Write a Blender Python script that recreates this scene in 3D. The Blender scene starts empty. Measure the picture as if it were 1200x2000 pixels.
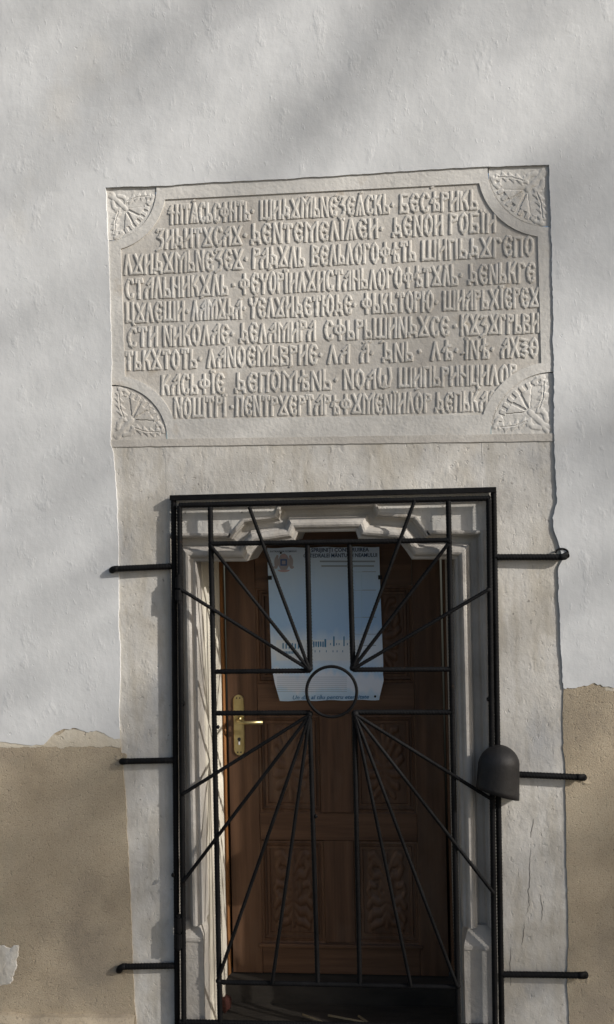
import bpy, bmesh, math, random
import numpy as np
from mathutils import Vector, Matrix, noise
rnd = random.Random(7)
C = bpy.context.scene.collection
SC = bpy.context.scene

# ------------------------------------------------------------------ camera
F_PX, DIST, CAM_H = 1850.0, 3.2, 1.74          # focal length in photo pixels, metres to the wall, lens height
YAW, PITCH, ROLL = math.radians(5.0), math.radians(0.5), math.radians(-1.25)
fw = Vector((-math.sin(YAW)*math.cos(PITCH), math.cos(YAW)*math.cos(PITCH), math.sin(PITCH)))
rt0 = fw.cross(Vector((0, 0, 1))).normalized(); up0 = rt0.cross(fw)
rt = math.cos(ROLL)*rt0 + math.sin(ROLL)*up0
up = -math.sin(ROLL)*rt0 + math.cos(ROLL)*up0
CAM = Vector((0, -DIST, CAM_H))
cd = bpy.data.cameras.new('camera'); cam = bpy.data.objects.new('camera', cd); C.objects.link(cam)
m = Matrix((rt, up, -fw)).transposed().to_4x4(); m.translation = CAM; cam.matrix_world = m
cd.sensor_fit = 'VERTICAL'; cd.sensor_height = 24.0; cd.lens = 24.0*F_PX/2000.0
cd.clip_start = 0.05; cd.clip_end = 500
SC.camera = cam

# ------------------------------------------------------------------ sun, sky, exposure
SUN_AZ, SUN_EL = math.radians(64.0), math.radians(26.5)   # from the wall's normal towards the right; above the horizon
SUN = Vector((math.sin(SUN_AZ)*math.cos(SUN_EL), -math.cos(SUN_AZ)*math.cos(SUN_EL), math.sin(SUN_EL)))
w = bpy.data.worlds.new('World'); SC.world = w; w.use_nodes = True
nt = w.node_tree; bg = nt.nodes['Background']
sky = nt.nodes.new('ShaderNodeTexSky'); sky.sky_type = 'NISHITA'; sky.sun_disc = False
sky.sun_elevation = SUN_EL; sky.sun_rotation = math.atan2(SUN.x, SUN.y); sky.dust_density = 2.0
nt.links.new(sky.outputs[0], bg.inputs[0]); bg.inputs[1].default_value = 0.085
ld = bpy.data.lights.new('sun', 'SUN'); ld.energy = 4.7; ld.angle = math.radians(0.5); ld.color = (1.0, 0.955, 0.89)
sun = bpy.data.objects.new('sun', ld); C.objects.link(sun)
sun.rotation_euler = (-SUN).to_track_quat('-Z', 'Y').to_euler()
SC.view_settings.view_transform = 'Standard'; SC.view_settings.look = 'None'
SC.view_settings.gamma = 1.0; SC.view_settings.use_curve_mapping = False
SC.view_settings.exposure = 0.18

# ------------------------------------------------------------------ helpers
def at(px, py, y):
    """point on the vertical plane at depth y that was measured at pixel (px,py) of the 1200x2000 photograph"""
    d = fw*F_PX + rt*(px-600) - up*(py-1000)
    return CAM + d*((y-CAM.y)/d.y)

def obj(name, bm, mat, parent=None, smooth=False, bevel=None):
    me = bpy.data.meshes.new(name)
    bmesh.ops.recalc_face_normals(bm, faces=bm.faces)
    bm.to_mesh(me); bm.free()
    if mat: me.materials.append(mat)
    if smooth:
        for p in me.polygons: p.use_smooth = True
    o = bpy.data.objects.new(name, me); C.objects.link(o)
    if parent: o.parent = parent; o.matrix_parent_inverse = parent.matrix_world.inverted()
    if bevel:
        b = o.modifiers.new('bevel', 'BEVEL'); b.width = bevel; b.segments = 2; b.limit_method = 'ANGLE'
    return o

def thing(name, label, cat, loc=(0, 0, 0), group=None):
    o = bpy.data.objects.new(name, None); C.objects.link(o); o.location = loc
    o.matrix_world = Matrix.Translation(loc)
    o.empty_display_size = 0.1
    o['label'] = label; o['category'] = cat
    if group: o['group'] = group
    return o

def box(bm, x0, x1, y0, y1, z0, z1):
    v = [bm.verts.new((x, y, z)) for x in (x0, x1) for y in (y0, y1) for z in (z0, z1)]
    for f in ((0,1,3,2),(4,6,7,5),(0,4,5,1),(2,3,7,6),(0,2,6,4),(1,5,7,3)):
        bm.faces.new([v[i] for i in f])

def frame_of(t):
    t = t.normalized()
    a = Vector((0, 1, 0)) if abs(t.y) < 0.9 else Vector((1, 0, 0))
    n = t.cross(a).normalized(); return n, n.cross(t)

def tube(bm, pts, r, n=10, cap=True, closed=False, radii=None):
    pts = [Vector(p) for p in pts]; rings = []
    N = len(pts)
    for i, p in enumerate(pts):
        if closed: t = pts[(i+1) % N]-pts[i-1]
        else: t = pts[min(i+1, N-1)]-pts[max(i-1, 0)]
        a, b = frame_of(t); rr = radii[i] if radii else r
        rings.append([bm.verts.new(p+(a*math.cos(2*math.pi*k/n)+b*math.sin(2*math.pi*k/n))*rr) for k in range(n)])
    for i in range(N if closed else N-1):
        A, B = rings[i], rings[(i+1) % N]
        for k in range(n): bm.faces.new((A[k], A[(k+1) % n], B[(k+1) % n], B[k]))
    if cap and not closed:
        bm.faces.new(rings[0][::-1]); bm.faces.new(rings[-1])

def rebar(bm, p, q, r, pitch=0.0105, n=12):
    """ribbed reinforcing bar from p to q: slanting ribs and two seams, like the real thing"""
    p, q = Vector(p), Vector(q); L = (q-p).length; t = (q-p)/L; a, b = frame_of(t)
    N = max(2, int(L/(pitch/4))); rings = []
    for i in range(N+1):
        s = L*i/N; row = []
        for k in range(n):
            th = 2*math.pi*k/n
            ph = s/pitch + 0.9*math.sin(th*0.5)*(1 if k % n < n/2 else -1)
            rib = max(0.0, math.cos(2*math.pi*ph))**1.5
            rr = r*(0.88+0.17*rib + (0.06 if k in (0, n//2) else 0))
            row.append(bm.verts.new(p+t*s+(a*math.cos(th)+b*math.sin(th))*rr))
        rings.append(row)
    for i in range(N):
        A, B = rings[i], rings[i+1]
        for k in range(n): bm.faces.new((A[k], A[(k+1) % n], B[(k+1) % n], B[k]))
    bm.faces.new(rings[0][::-1]); bm.faces.new(rings[-1])

def blob(bm, c, r, sx=1, sy=1, sz=1, seed=0, sub=2, amp=0.25):
    g = bmesh.ops.create_icosphere(bm, subdivisions=sub, radius=1)
    for v in g['verts']:
        k = 1+amp*noise.noise(v.co*1.7+Vector((seed, seed*.7, 3)))
        v.co = Vector(c)+Vector((v.co.x*sx, v.co.y*sy, v.co.z*sz))*r*k

def heightfield(bm, X0, X1, Z0, Z1, nx, nz, ybase, H):
    """relief sheet: H(x,z arrays)->height towards the viewer; skirts close it to the back"""
    xs = np.linspace(X0, X1, nx); zs = np.linspace(Z0, Z1, nz)
    XX, ZZ = np.meshgrid(xs, zs); HH = H(XX, ZZ)
    V = [[bm.verts.new((XX[j, i], ybase-HH[j, i], ZZ[j, i])) for i in range(nx)] for j in range(nz)]
    for j in range(nz-1):
        for i in range(nx-1): bm.faces.new((V[j][i], V[j][i+1], V[j+1][i+1], V[j+1][i]))
    return V

def seg_dist(X, Z, pl):
    d = np.full(X.shape, 1e9)
    for (x0, z0), (x1, z1) in zip(pl[:-1], pl[1:]):
        vx, vz = x1-x0, z1-z0; L2 = vx*vx+vz*vz+1e-12
        t = np.clip(((X-x0)*vx+(Z-z0)*vz)/L2, 0, 1)
        d = np.minimum(d, np.hypot(X-x0-t*vx, Z-z0-t*vz))
    return d

def ridge(d, wdt): return np.sqrt(np.clip(1-(d/wdt)**2, 0, 1))

def interp(pl, v, k=1):
    """pl sorted list of (key,value)"""
    if v <= pl[0][0]: return pl[0][1]
    for (a, b), (c, d) in zip(pl[:-1], pl[1:]):
        if v <= c: return b+(d-b)*(v-a)/(c-a)
    return pl[-1][1]

# ------------------------------------------------------------------ materials (all procedural)
def M(name, cols, scale=3.0, detail=6, rough=0.85, bump=(), metal=0.0, stretch=(1, 1, 1), spots=(), spec=0.3, layers=()):
    """cols: list of (pos,rgb) for the mottling ramp; bump: list of (scale, distance m, stretch); layers: (scale, lo, hi, rgb, amount, stretch)"""
    mt = bpy.data.materials.new(name); mt.use_nodes = True; t = mt.node_tree; L = t.links
    p = t.nodes['Principled BSDF']; p.inputs['Roughness'].default_value = rough; p.inputs['Metallic'].default_value = metal
    p.inputs['Specular IOR Level'].default_value = spec
    tc = t.nodes.new('ShaderNodeTexCoord')
    def nz(sc, det, st=(1, 1, 1), rgh=0.6):
        mp = t.nodes.new('ShaderNodeMapping'); mp.inputs['Scale'].default_value = st
        L.new(tc.outputs['Object'], mp.inputs[0])
        n = t.nodes.new('ShaderNodeTexNoise'); n.inputs['Scale'].default_value = sc; n.inputs['Detail'].default_value = det
        n.inputs['Roughness'].default_value = rgh
        L.new(mp.outputs[0], n.inputs['Vector']); return n
    n = nz(scale, detail, stretch)
    r = t.nodes.new('ShaderNodeValToRGB'); els = r.color_ramp.elements
    while len(els) < len(cols): els.new(0.5)
    for e, (pos, c) in zip(els, cols): e.position = pos; e.color = (*c, 1)
    L.new(n.outputs[0], r.inputs[0]); col = r.outputs[0]
    for (sc, lo, hi, rgb, amt, st) in layers:
        k = nz(sc, 5, st); mr = t.nodes.new('ShaderNodeMapRange'); mr.inputs[1].default_value = lo; mr.inputs[2].default_value = hi
        mr.inputs[4].default_value = amt
        L.new(k.outputs[0], mr.inputs[0]); mx = t.nodes.new('ShaderNodeMix'); mx.data_type = 'RGBA'
        mx.inputs[7].default_value = (*rgb, 1); L.new(mr.outputs[0], mx.inputs[0]); L.new(col, mx.inputs[6]); col = mx.outputs[2]
    L.new(col, p.inputs['Base Color'])
    prev = None
    for (sc, dist, st) in bump:
        k = nz(sc, 4, st, 0.55); b = t.nodes.new('ShaderNodeBump'); b.inputs['Distance'].default_value = dist; b.inputs['Strength'].default_value = 1
        L.new(k.outputs[0], b.inputs['Height'])
        if prev: L.new(prev.outputs[0], b.inputs['Normal'])
        prev = b
    for (sc, lo, hi, dist, st) in spots:                # scattered pits (dist < 0) or scuffs (dist > 0)
        k = nz(sc, 4, st); mr = t.nodes.new('ShaderNodeMapRange'); mr.inputs[1].default_value = lo; mr.inputs[2].default_value = hi; L.new(k.outputs[0], mr.inputs[0])
        b = t.nodes.new('ShaderNodeBump'); b.inputs['Distance'].default_value = abs(dist); b.inputs['Strength'].default_value = 1; b.invert = dist < 0
        L.new(mr.outputs[0], b.inputs['Height'])
        if prev: L.new(prev.outputs[0], b.inputs['Normal'])
        prev = b
    if prev: L.new(prev.outputs[0], p.inputs['Normal'])
    return mt
ONE = (1, 1, 1)
LIME = M('lime_plaster', [(.3, (.565, .574, .578)), (.7, (.65, .66, .668))], 2.2, 5, .92,
         [(5, .005, (1, 1, .8)), (34, .0007, (1, 1, .7)), (150, .0003, ONE)], spots=[(13, .58, .74, .0010, (1, 1, .6)), (34, .70, .74, -.0007, ONE), (55, .62, .72, .0004, (1, 1, .5))],
         layers=[(1.3, .60, .75, (.60, .55, .46), .35, ONE), (5, .60, .70, (.55, .56, .57), .3, (1, 1, .6)), (40, .73, .76, (.35, .33, .30), .6, ONE)])
RENDER = M('sand_render', [(.3, (.35, .288, .205)), (.55, (.435, .365, .268)), (.75, (.50, .43, .32))], 3.5, 9, .95,
           [(6, .003, ONE), (190, .0014, ONE), (380, .0008, ONE)], spots=[(75, .58, .66, -.0010, ONE)],
           layers=[(210, .56, .66, (.13, .105, .08), .65, ONE), (260, .58, .68, (.50, .44, .36), .5, ONE), (2.5, .52, .70, (.20, .172, .14), .6, ONE), (4, .58, .72, (.33, .30, .22), .35, ONE), (1.6, .55, .75, (.44, .40, .34), .4, (1, 1, .5))])
SCRATCH = M('ochre_undercoat', [(.3, (.50, .44, .345)), (.7, (.62, .575, .485))], 9, 8, .95, [(60, .0015, ONE), (220, .0008, ONE)], spots=[(50, .62, .68, -.0015, ONE)])
STONE = M('limewashed_stone', [(.28, (.46, .437, .40)), (.5, (.56, .54, .502)), (.72, (.64, .622, .592))], 6, 9, .9,
          [(8, .004, (1, 1, .8)), (50, .0018, (1.1, 1, .8)), (170, .0008, ONE)], spots=[(22, .60, .72, -.0009, (1.2, 1, .7)), (52, .63, .69, -.0010, (1, 1, .7)), (11, .57, .68, .0007, (1, 1, .7))],
          layers=[(4.5, .54, .68, (.40, .41, .43), .55, (1, 1, .6)), (4, .50, .70, (.48, .415, .305), .45, (1.1, 1, .45)), (26, .58, .70, (.33, .30, .27), .35, (1, 1, .7)), (11, .57, .62, (.62, .61, .59), .3, (1, 1, .6)), (9, .52, .66, (.37, .335, .275), .45, (1.8, 1, .28)), (75, .67, .73, (.14, .13, .115), .75, (1, 1, .6))])
PLAQ = M('carved_limestone', [(.3, (.45, .42, .38)), (.55, (.53, .505, .465)), (.75, (.59, .57, .535))], 6, 8, .9,
         [(18, .003, ONE), (90, .0016, ONE)], layers=[(4, .55, .72, (.60, .58, .55), .6, ONE), (9, .62, .72, (.42, .34, .24), .5, ONE)])
LETTER = M('worn_letter_stone', [(.3, (.48, .455, .415)), (.7, (.61, .59, .55))], 14, 8, .9, [(60, .0014, ONE), (180, .0006, ONE)], layers=[(7, .55, .7, (.62, .61, .59), .6, ONE)])
BORD = M('plaque_border_stone', [(.3, (.52, .505, .475)), (.7, (.62, .605, .575))], 5, 8, .9,
         [(14, .004, ONE), (80, .0016, ONE)], layers=[(8, .6, .72, (.46, .40, .32), .5, ONE)])
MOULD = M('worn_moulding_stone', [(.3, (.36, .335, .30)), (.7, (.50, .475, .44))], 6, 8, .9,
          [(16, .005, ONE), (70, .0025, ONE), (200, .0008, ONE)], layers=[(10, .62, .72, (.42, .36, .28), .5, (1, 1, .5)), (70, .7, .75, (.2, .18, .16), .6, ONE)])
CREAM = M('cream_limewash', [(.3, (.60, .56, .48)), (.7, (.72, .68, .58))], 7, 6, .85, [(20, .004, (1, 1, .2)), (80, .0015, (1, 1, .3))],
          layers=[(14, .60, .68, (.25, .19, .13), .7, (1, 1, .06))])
WOOD = M('brown_door_wood', [(.25, (.046, .022, .012)), (.5, (.100, .050, .026)), (.75, (.165, .087, .048))], 7, 8, .55,
         [(30, .0012, (1, 1, .05))], stretch=(4, 4, .22), spec=.4, layers=[(3, .54, .72, (.17, .12, .085), .5, (1, 1, .5)), (40, .62, .75, (.03, .014, .008), .5, (1, 1, .03))])
WOODH = M('brown_rail_wood', [(.25, (.046, .022, .012)), (.5, (.100, .050, .026)), (.75, (.165, .087, .048))], 7, 8, .55,
          [(30, .0012, (.05, 1, 1))], stretch=(.22, 4, 4), spec=.4)
OAK = M('varnished_frame_wood', [(.25, (.20, .085, .028)), (.75, (.34, .165, .065))], 8, 7, .5, [(40, .001, (1, 1, .05))], stretch=(4, 4, .2))
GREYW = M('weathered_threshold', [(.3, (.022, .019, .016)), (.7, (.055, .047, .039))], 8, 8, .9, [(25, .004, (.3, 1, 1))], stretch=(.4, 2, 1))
IRON = M('black_painted_iron', [(.3, (.0035, .0036, .004)), (.7, (.008, .008, .009))], 30, 5, .68, [(90, .0010, ONE)], spec=.16,
         layers=[(40, .66, .74, (.04, .022, .012), .5, ONE)])
LOCKM = M('dark_sheet_steel', [(.3, (.007, .0065, .007)), (.7, (.017, .0155, .0155))], 14, 6, .6, [(30, .0015, ONE), (90, .0008, ONE)], metal=.1, spec=.5,
          layers=[(18, .62, .72, (.04, .034, .03), .5, ONE)])
BRASS = M('worn_brass', [(.3, (.40, .315, .14)), (.7, (.52, .43, .22))], 30, 4, .36, (), metal=.85)
BLACK = M('black', [(.3, (.01, .01, .01)), (.7, (.02, .02, .02))], 20, 2, .7)
CRACK_SHADE = M('crack_shade', [(.3, (.08, .07, .06)), (.7, (.14, .125, .11))], 40, 4, .95)  # shade inside the open cracks, painted as the dark colour of thin surface strips
GRND = M('trodden_ground', [(.3, (.055, .05, .043)), (.7, (.10, .09, .08))], 4, 8, .95, [(20, .01, ONE), (120, .003, ONE)])
DEBR = M('dry_litter', [(.3, (.06, .045, .03)), (.7, (.14, .11, .075))], 20, 4, .9)
RED = M('dark_red_cloth', [(.3, (.03, .011, .009)), (.7, (.075, .024, .018))], 30, 4, .9)
def plain(name, c, rough=.8): return M(name, [(.2, tuple(x*.93 for x in c)), (.8, c)], 30, 3, rough)

# ------------------------------------------------------------------ ground
bm = bmesh.new(); g = 60.0
vs = [bm.verts.new(p) for p in ((-g, -g, -.085), (g, -g, -.085), (g, .5, -.085), (-g, .5, -.085))]; bm.faces.new(vs)
o = obj('ground', bm, GRND); o['kind'] = 'structure'

# ------------------------------------------------------------------ the stone area's outline in the wall
EL = [(367, 207), (500, 213), (700, 219), (868, 217), (885, 222), (980, 229), (1110, 233), (1200, 232), (1300, 236), (1400, 233), (1480, 238), (1560, 246), (1650, 250), (1800, 257), (1900, 260), (2000, 266), (2080, 268)]
ER = [(322, 1072), (450, 1077), (600, 1080), (760, 1082), (868, 1083), (925, 1085), (985, 1088), (1010, 1080), (1035, 1082), (1060, 1091), (1090, 1098), (1112, 1090), (1200, 1093), (1300, 1097), (1345, 1101), (1420, 1099), (1500, 1104), (1600, 1106), (1700, 1107), (1800, 1111), (1900, 1108), (2000, 1112), (2080, 1112)]
ET = [(207, 367), (240, 365), (330, 363), (420, 356), (520, 352), (600, 347), (700, 341), (830, 332), (950, 326), (1072, 322)]
left_edge = sorted([(at(x, y, 0).z, at(x, y, 0).x) for y, x in EL])
right_edge = sorted([(at(x, y, 0).z, at(x, y, 0).x) for y, x in ER])
top_edge = sorted([(at(x, y, 0).x, at(x, y, 0).z) for x, y in ET])
def jit(z, s, a=.004): return a*noise.noise(Vector((z*14, s, 0)))+.6*a*noise.noise(Vector((z*45, s, 5)))+.5*a*noise.noise(Vector((z*120, s, 8)))
def xl(z): return interp(left_edge, z)+jit(z, 1, .003)
def xr(z): return interp(right_edge, z)+jit(z, 2, .004)
def zt(x): return interp(top_edge, x)+jit(x, 3, .002)
ZT = top_edge[0][1]; ZW = 6.0; XW = 6.0; ZB = -.2
# where the pale upper coat ends above the bare sand render
lime_low = sorted([(at(x, y, 0).x, at(x, y, 0).z) for x, y in [(-300, 1465), (0, 1448), (25, 1452), (60, 1456), (88, 1454), (106, 1434), (125, 1424), (150, 1421), (172, 1431), (196, 1427), (215, 1438), (240, 1444), (1096, 1346), (1120, 1343), (1145, 1340), (1162, 1333), (1180, 1340), (1200, 1343), (1400, 1340)]])
def zl(x): return interp(lime_low, x)+jit(x, 9, .0035)+.004*noise.noise(Vector((x*38, 3, 1)))+.005*noise.noise(Vector((x*110, 6, 1)))
def wav(x, z): return .004*noise.noise(Vector((x*2.3, z*2.3, 7)))+.0018*noise.noise(Vector((x*9, z*7, 2)))

def xs_to(edge, far, n):                         # columns crowd towards the opening
    return [far+(edge-far)*(1-(1-i/n)**2.2) for i in range(n+1)]

wall = thing('facade_wall', 'tall whitewashed church wall with a bare brown rendered base', 'wall')
bm = bmesh.new()
def side(xe, far, lowf, topf, y0, bm, nx=170, nz=320, sign=1, lowlip=True):
    grid = []
    for j in range(nz+1):
        row = []
        for i in range(nx+1):
            u = 1-(1-i/nx)**2.2
            xa = far+(xe(1.2)-far)*u
            z0 = lowf(xa); z1 = topf(xa); z = z0+(z1-z0)*j/nz
            x = far+(xe(z)-far)*u
            row.append(bm.verts.new((x, y0+wav(x, z)*min(1, 6*(1-u)+.25), z)))
        grid.append(row)
    for j in range(nz):
        for i in range(nx): bm.faces.new((grid[j][i], grid[j][i+1], grid[j+1][i+1], grid[j+1][i]))
    back = [bm.verts.new((r[-1].co.x, .06, r[-1].co.z)) for r in grid]        # edge turning in to the stone
    for j in range(nz): bm.faces.new((grid[j][-1], back[j], back[j+1], grid[j+1][-1]))
    if lowlip:
        lo = [bm.verts.new((v.co.x, .012, v.co.z+.002)) for v in grid[0]]
        for i in range(nx): bm.faces.new((grid[0][i], grid[0][i+1], lo[i+1], lo[i]))
side(xl, -XW, zl, lambda x: ZT, -.0025, bm)
side(xr, XW, zl, lambda x: ZT, -.0025, bm)
cols = [-XW+(left_edge[-1][1]+XW)*(1-(1-i/40)**2.2) for i in range(40)]
xA, xB = xl(ZT), xr(ZT)
mid = [xA+(xB-xA)*i/120 for i in range(121)]
cols2 = [xB+(XW-xB)*(i/40)**2.2 for i in range(1, 41)]
allx = cols+mid+cols2; zz = [0]+[((k/40)**1.6) for k in range(1, 41)]
grid = []
for x in allx:
    lowz = zt(x) if xA <= x <= xB else ZT
    grid.append([bm.verts.new((x, -.0025+wav(x, lowz+(ZW-lowz)*t)*(min(1, .25+8*t)), lowz+(ZW-lowz)*t)) for t in zz])
for i in range(len(allx)-1):
    for j in range(40): bm.faces.new((grid[i][j], grid[i+1][j], grid[i+1][j+1], grid[i][j+1]))
lip = [bm.verts.new((c[0].co.x, .06, c[0].co.z)) for c in grid[40:161]]
for i in range(120): bm.faces.new((grid[40+i][0], lip[i], lip[i+1], grid[41+i][0]))
obj('lime_plaster', bm, LIME, wall, smooth=False)
bm = bmesh.new()
side(xl, -XW, lambda x: ZB, lambda x: zl(x)+.04, -.0002, bm, 60, 90, lowlip=False)
side(xr, XW, lambda x: ZB, lambda x: zl(x)+.04, -.0002, bm, 60, 90, lowlip=False)
obj('base_render', bm, RENDER, wall)
# ochre undercoat left showing in a ragged strip between the two coats
for (xa, xb, base) in ((at(-400, 1455, 0).x, at(237, 1455, 0).x, [(-400, 1452), (60, 1460), (240, 1458)]), (at(1102, 1345, 0).x, at(1400, 1345, 0).x, [(1090, 1352), (1140, 1347), (1200, 1350), (1400, 1350)])):
    bs = [(at(x, y, 0).x, at(x, y, 0).z) for x, y in base]; bm = bmesh.new(); pr = None; NN = 260
    for i in range(NN+1):
        x = xa+(xb-xa)*i/NN; zlo = interp(bs, x)+.006*noise.noise(Vector((x*30, 7, 2)))+.004*noise.noise(Vector((x*120, 7, 2)))+.006*noise.noise(Vector((x*7, 1, 2)))
        cu_ = [bm.verts.new((x, .0000+wav(x, zlo), zlo-.002)), bm.verts.new((x, -.0013+wav(x, zlo), zlo)), bm.verts.new((x, -.0013+wav(x, zlo+.06), zlo+.06))]
        if pr:
            for k in range(2): bm.faces.new((pr[k], cu_[k], cu_[k+1], pr[k+1]))
        pr = cu_
    obj('ochre_undercoat', bm, SCRATCH, wall)
# pale mortar patch low on the left
bm = bmesh.new()
pl = [at(x, y, 0) for x, y in [(-60, 1840), (0, 1843), (20, 1848), (38, 1845), (36, 1872), (30, 1900), (28, 1918), (8, 1926), (-10, 1924), (-60, 1930)]]
rag = []
for a, b in zip(pl, pl[1:]+pl[:1]):
    for k in range(12):
        p = a.lerp(b, k/12); rag.append(p+Vector((noise.noise(p*40), 0, noise.noise(p*40+Vector((9, 0, 0)))))*.006+Vector((noise.noise(p*130), 0, noise.noise(p*130+Vector((9, 0, 0)))))*.003)
cp = sum(rag, Vector())/len(rag)
rings = [[bm.verts.new((cp.x+(p.x-cp.x)*k, y+.0015*noise.noise(p*50*k), cp.z+(p.z-cp.z)*k)) for p in rag] for k, y in ((1.0, .008), (.985, -.001), (.93, -.003), (.6, -.004), (.3, -.0035))]
for A, B in zip(rings[:-1], rings[1:]):
    for i in range(len(A)): bm.faces.new((A[i], A[(i+1) % len(A)], B[(i+1) % len(A)], B[i]))
bm.faces.new(rings[-1]); obj('mortar_patch', bm, STONE, wall)
# rough footing along the foot of the wall
bm = bmesh.new(); N = 80
rows = []
for i in range(N+1):
    x = -3+(xl(.0)-.0+3)*i/N
    zt0 = at(120, 1990, -.03).z+.012*noise.noise(Vector((x*9, 0, 1)))
    d = .035+.012*noise.noise(Vector((x*7, 3, 1)))
    rows.append([bm.verts.new(p) for p in ((x, .02, zt0+.004), (x, -d*.6, zt0), (x, -d, zt0-.02), (x, -d-.01, -.12))])
for i in range(N):
    for k in range(3): bm.faces.new((rows[i][k], rows[i+1][k], rows[i+1][k+1], rows[i][k+1]))
obj('footing', bm, RENDER, wall)

# ------------------------------------------------------------------ stone portal
portal = thing('stone_portal', 'carved stone door surround with a stepped and shouldered head', 'door surround')
OPX = [(397, 1808), (397, 1097), (480, 1097), (490, 1081), (503, 1066), (575, 1056), (582, 1040), (695, 1038), (700, 1053), (781, 1060), (794, 1077), (805, 1093), (889, 1093), (905, 1812)]
P0 = [at(x, y, .0) for x, y in OPX]
xin_l = P0[0].x; xin_r = (P0[-1].x+P0[-2].x)/2
P0[1].x = xin_l; P0[-2].x = P0[-1].x = xin_r
path = [(p.x, p.z) for p in P0]
def offset(path, d):
    out = []
    for i, p in enumerate(path):
        a = Vector(path[max(i-1, 0)]); b = Vector(p); c = Vector(path[min(i+1, len(path)-1)])
        n1 = (b-a) if i > 0 else (c-b); n2 = (c-b) if i < len(path)-1 else (b-a)
        n1 = Vector((-n1.y, n1.x)).normalized(); n2 = Vector((-n2.y, n2.x)).normalized()
        k = (n1+n2).normalized(); k = k/max(.35, k.dot(n1)); out.append((b.x+k.x*d, b.y+k.y*d))
    return out
WM = .098
prof = [(0, .30), (0, .014), (.004, .010), (.011, .008), (.013, .004), (.018, -.003), (.025, -.0065), (.033, -.0055), (.040, .000), (.044, .008), (.045, .018),
        (.049, .020), (.051, .032), (.057, .041), (.066, .042), (.075, .039), (.080, .030), (.0815, .012), (.086, .011), (.087, .001), (.092, -.001), (WM, -.001), (WM, .05)]
bm = bmesh.new(); lines = [[bm.verts.new((x, y, z)) for x, z in offset(path, d)] for d, y in prof]
for A, B in zip(lines[:-1], lines[1:]):
    for i in range(len(A)-1): bm.faces.new((A[i], A[i+1], B[i+1], B[i]))
mo = obj('moulding', bm, MOULD, portal)
outer = offset(path, WM)
zs_seam = at(640, 1099, 0).z
# flat slabs (left jamb, right jamb, lintel) with their own slight unevenness
YS = .0036
def slab(name, poly, y, mat=STONE, depth=.07):
    bm = bmesh.new(); f = [bm.verts.new((x, y, z)) for x, z in poly]; b = [bm.verts.new((x, y+depth, z)) for x, z in poly]
    bm.faces.new(f); n = len(f)
    for i in range(n): bm.faces.new((f[i], f[(i+1) % n], b[(i+1) % n], b[i]))
    bmesh.ops.triangulate(bm, faces=[fc for fc in bm.faces if len(fc.verts) > 4])
    return obj(name, bm, mat, portal)
oL = outer[0][0]; oR = outer[-1][0]
zr_ = [-.12+(zs_seam-.0015+.12)*k/60 for k in range(61)]
slab('jamb_slab', [(oL, -.12), (oL, zs_seam-.0015)]+[(xl(z)-.012, z) for z in zr_[::-1]], YS)
slab('jamb_slab', [(oR, zs_seam-.0015), (oR, -.12)]+[(xr(z)+.012, z) for z in zr_], YS)
zpb_l, zpb_r = at(222, 868, 0).z, at(1080, 852, 0).z
bm = bmesh.new(); cols_ = []
def head_z(x):
    zs = []
    for (xa, za), (xb, zb_) in zip(outer[1:-2], outer[2:-1]):
        if min(xa, xb)-1e-6 <= x <= max(xa, xb)+1e-6: zs.append(za+(zb_-za)*((x-xa)/(xb-xa) if abs(xb-xa) > 1e-5 else 1))
    return (min(zs)-.008) if zs else zs_seam
LX0, LX1 = interp(left_edge, 1.75)-.022, interp(right_edge, 1.65)+.022
xs_l = [LX0, oL-.0005, oL+.0005]+[oL+.001+(oR-oL-.002)*i/160 for i in range(161)]+[oR-.0005, oR+.0005, LX1]
for x in xs_l:
    zlo = min(head_z(min(max(x+k, oL+.0006), oR-.0006)) for k in (-.008, 0, .008)) if oL < x < oR else zs_seam
    zhi = zpb_l+(zpb_r-zpb_l)*(x-LX0)/(LX1-LX0)
    cols_.append([bm.verts.new((x, YS+.001+.0012*noise.noise(Vector((x*5, zlo+(zhi-zlo)*k/8*5, 3))), zlo+(zhi-zlo)*k/8)) for k in range(9)])
for A, B in zip(cols_[:-1], cols_[1:]):
    for k in range(8): bm.faces.new((A[k], B[k], B[k+1], A[k+1]))
obj('lintel_slab', bm, STONE, portal)
for cr in ([(938, 1655), (935, 1690), (936, 1720), (932, 1742), (934, 1768), (926, 1795)], [(925, 1800), (922, 1830), (920, 1850)], [(955, 1745), (960, 1775), (957, 1805)], [(898, 1850), (896, 1890), (899, 1935)], [(944, 1598), (938, 1622), (936, 1640)]):
    bm = bmesh.new(); pr = None; n_ = len(cr); dx_ = 110
    fine = []
    for (xa, ya), (xb, yb) in zip(cr[:-1], cr[1:]):
        for k in range(5): fine.append((xa+(xb-xa)*k/5+rnd.uniform(-1.2, 1.2), ya+(yb-ya)*k/5))
    for i, (x, y) in enumerate(fine):
        p = at(x+dx_-10, y, YS-.0006); wd_ = .0008*math.sin(math.pi*(i+.5)/len(fine))+.0002
        cur_ = (bm.verts.new((p.x-wd_, p.y, p.z)), bm.verts.new((p.x+wd_, p.y, p.z)))
        if pr: bm.faces.new((pr[0], pr[1], cur_[1], cur_[0]))
        pr = cur_
    obj('crack', bm, CRACK_SHADE, portal)
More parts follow.
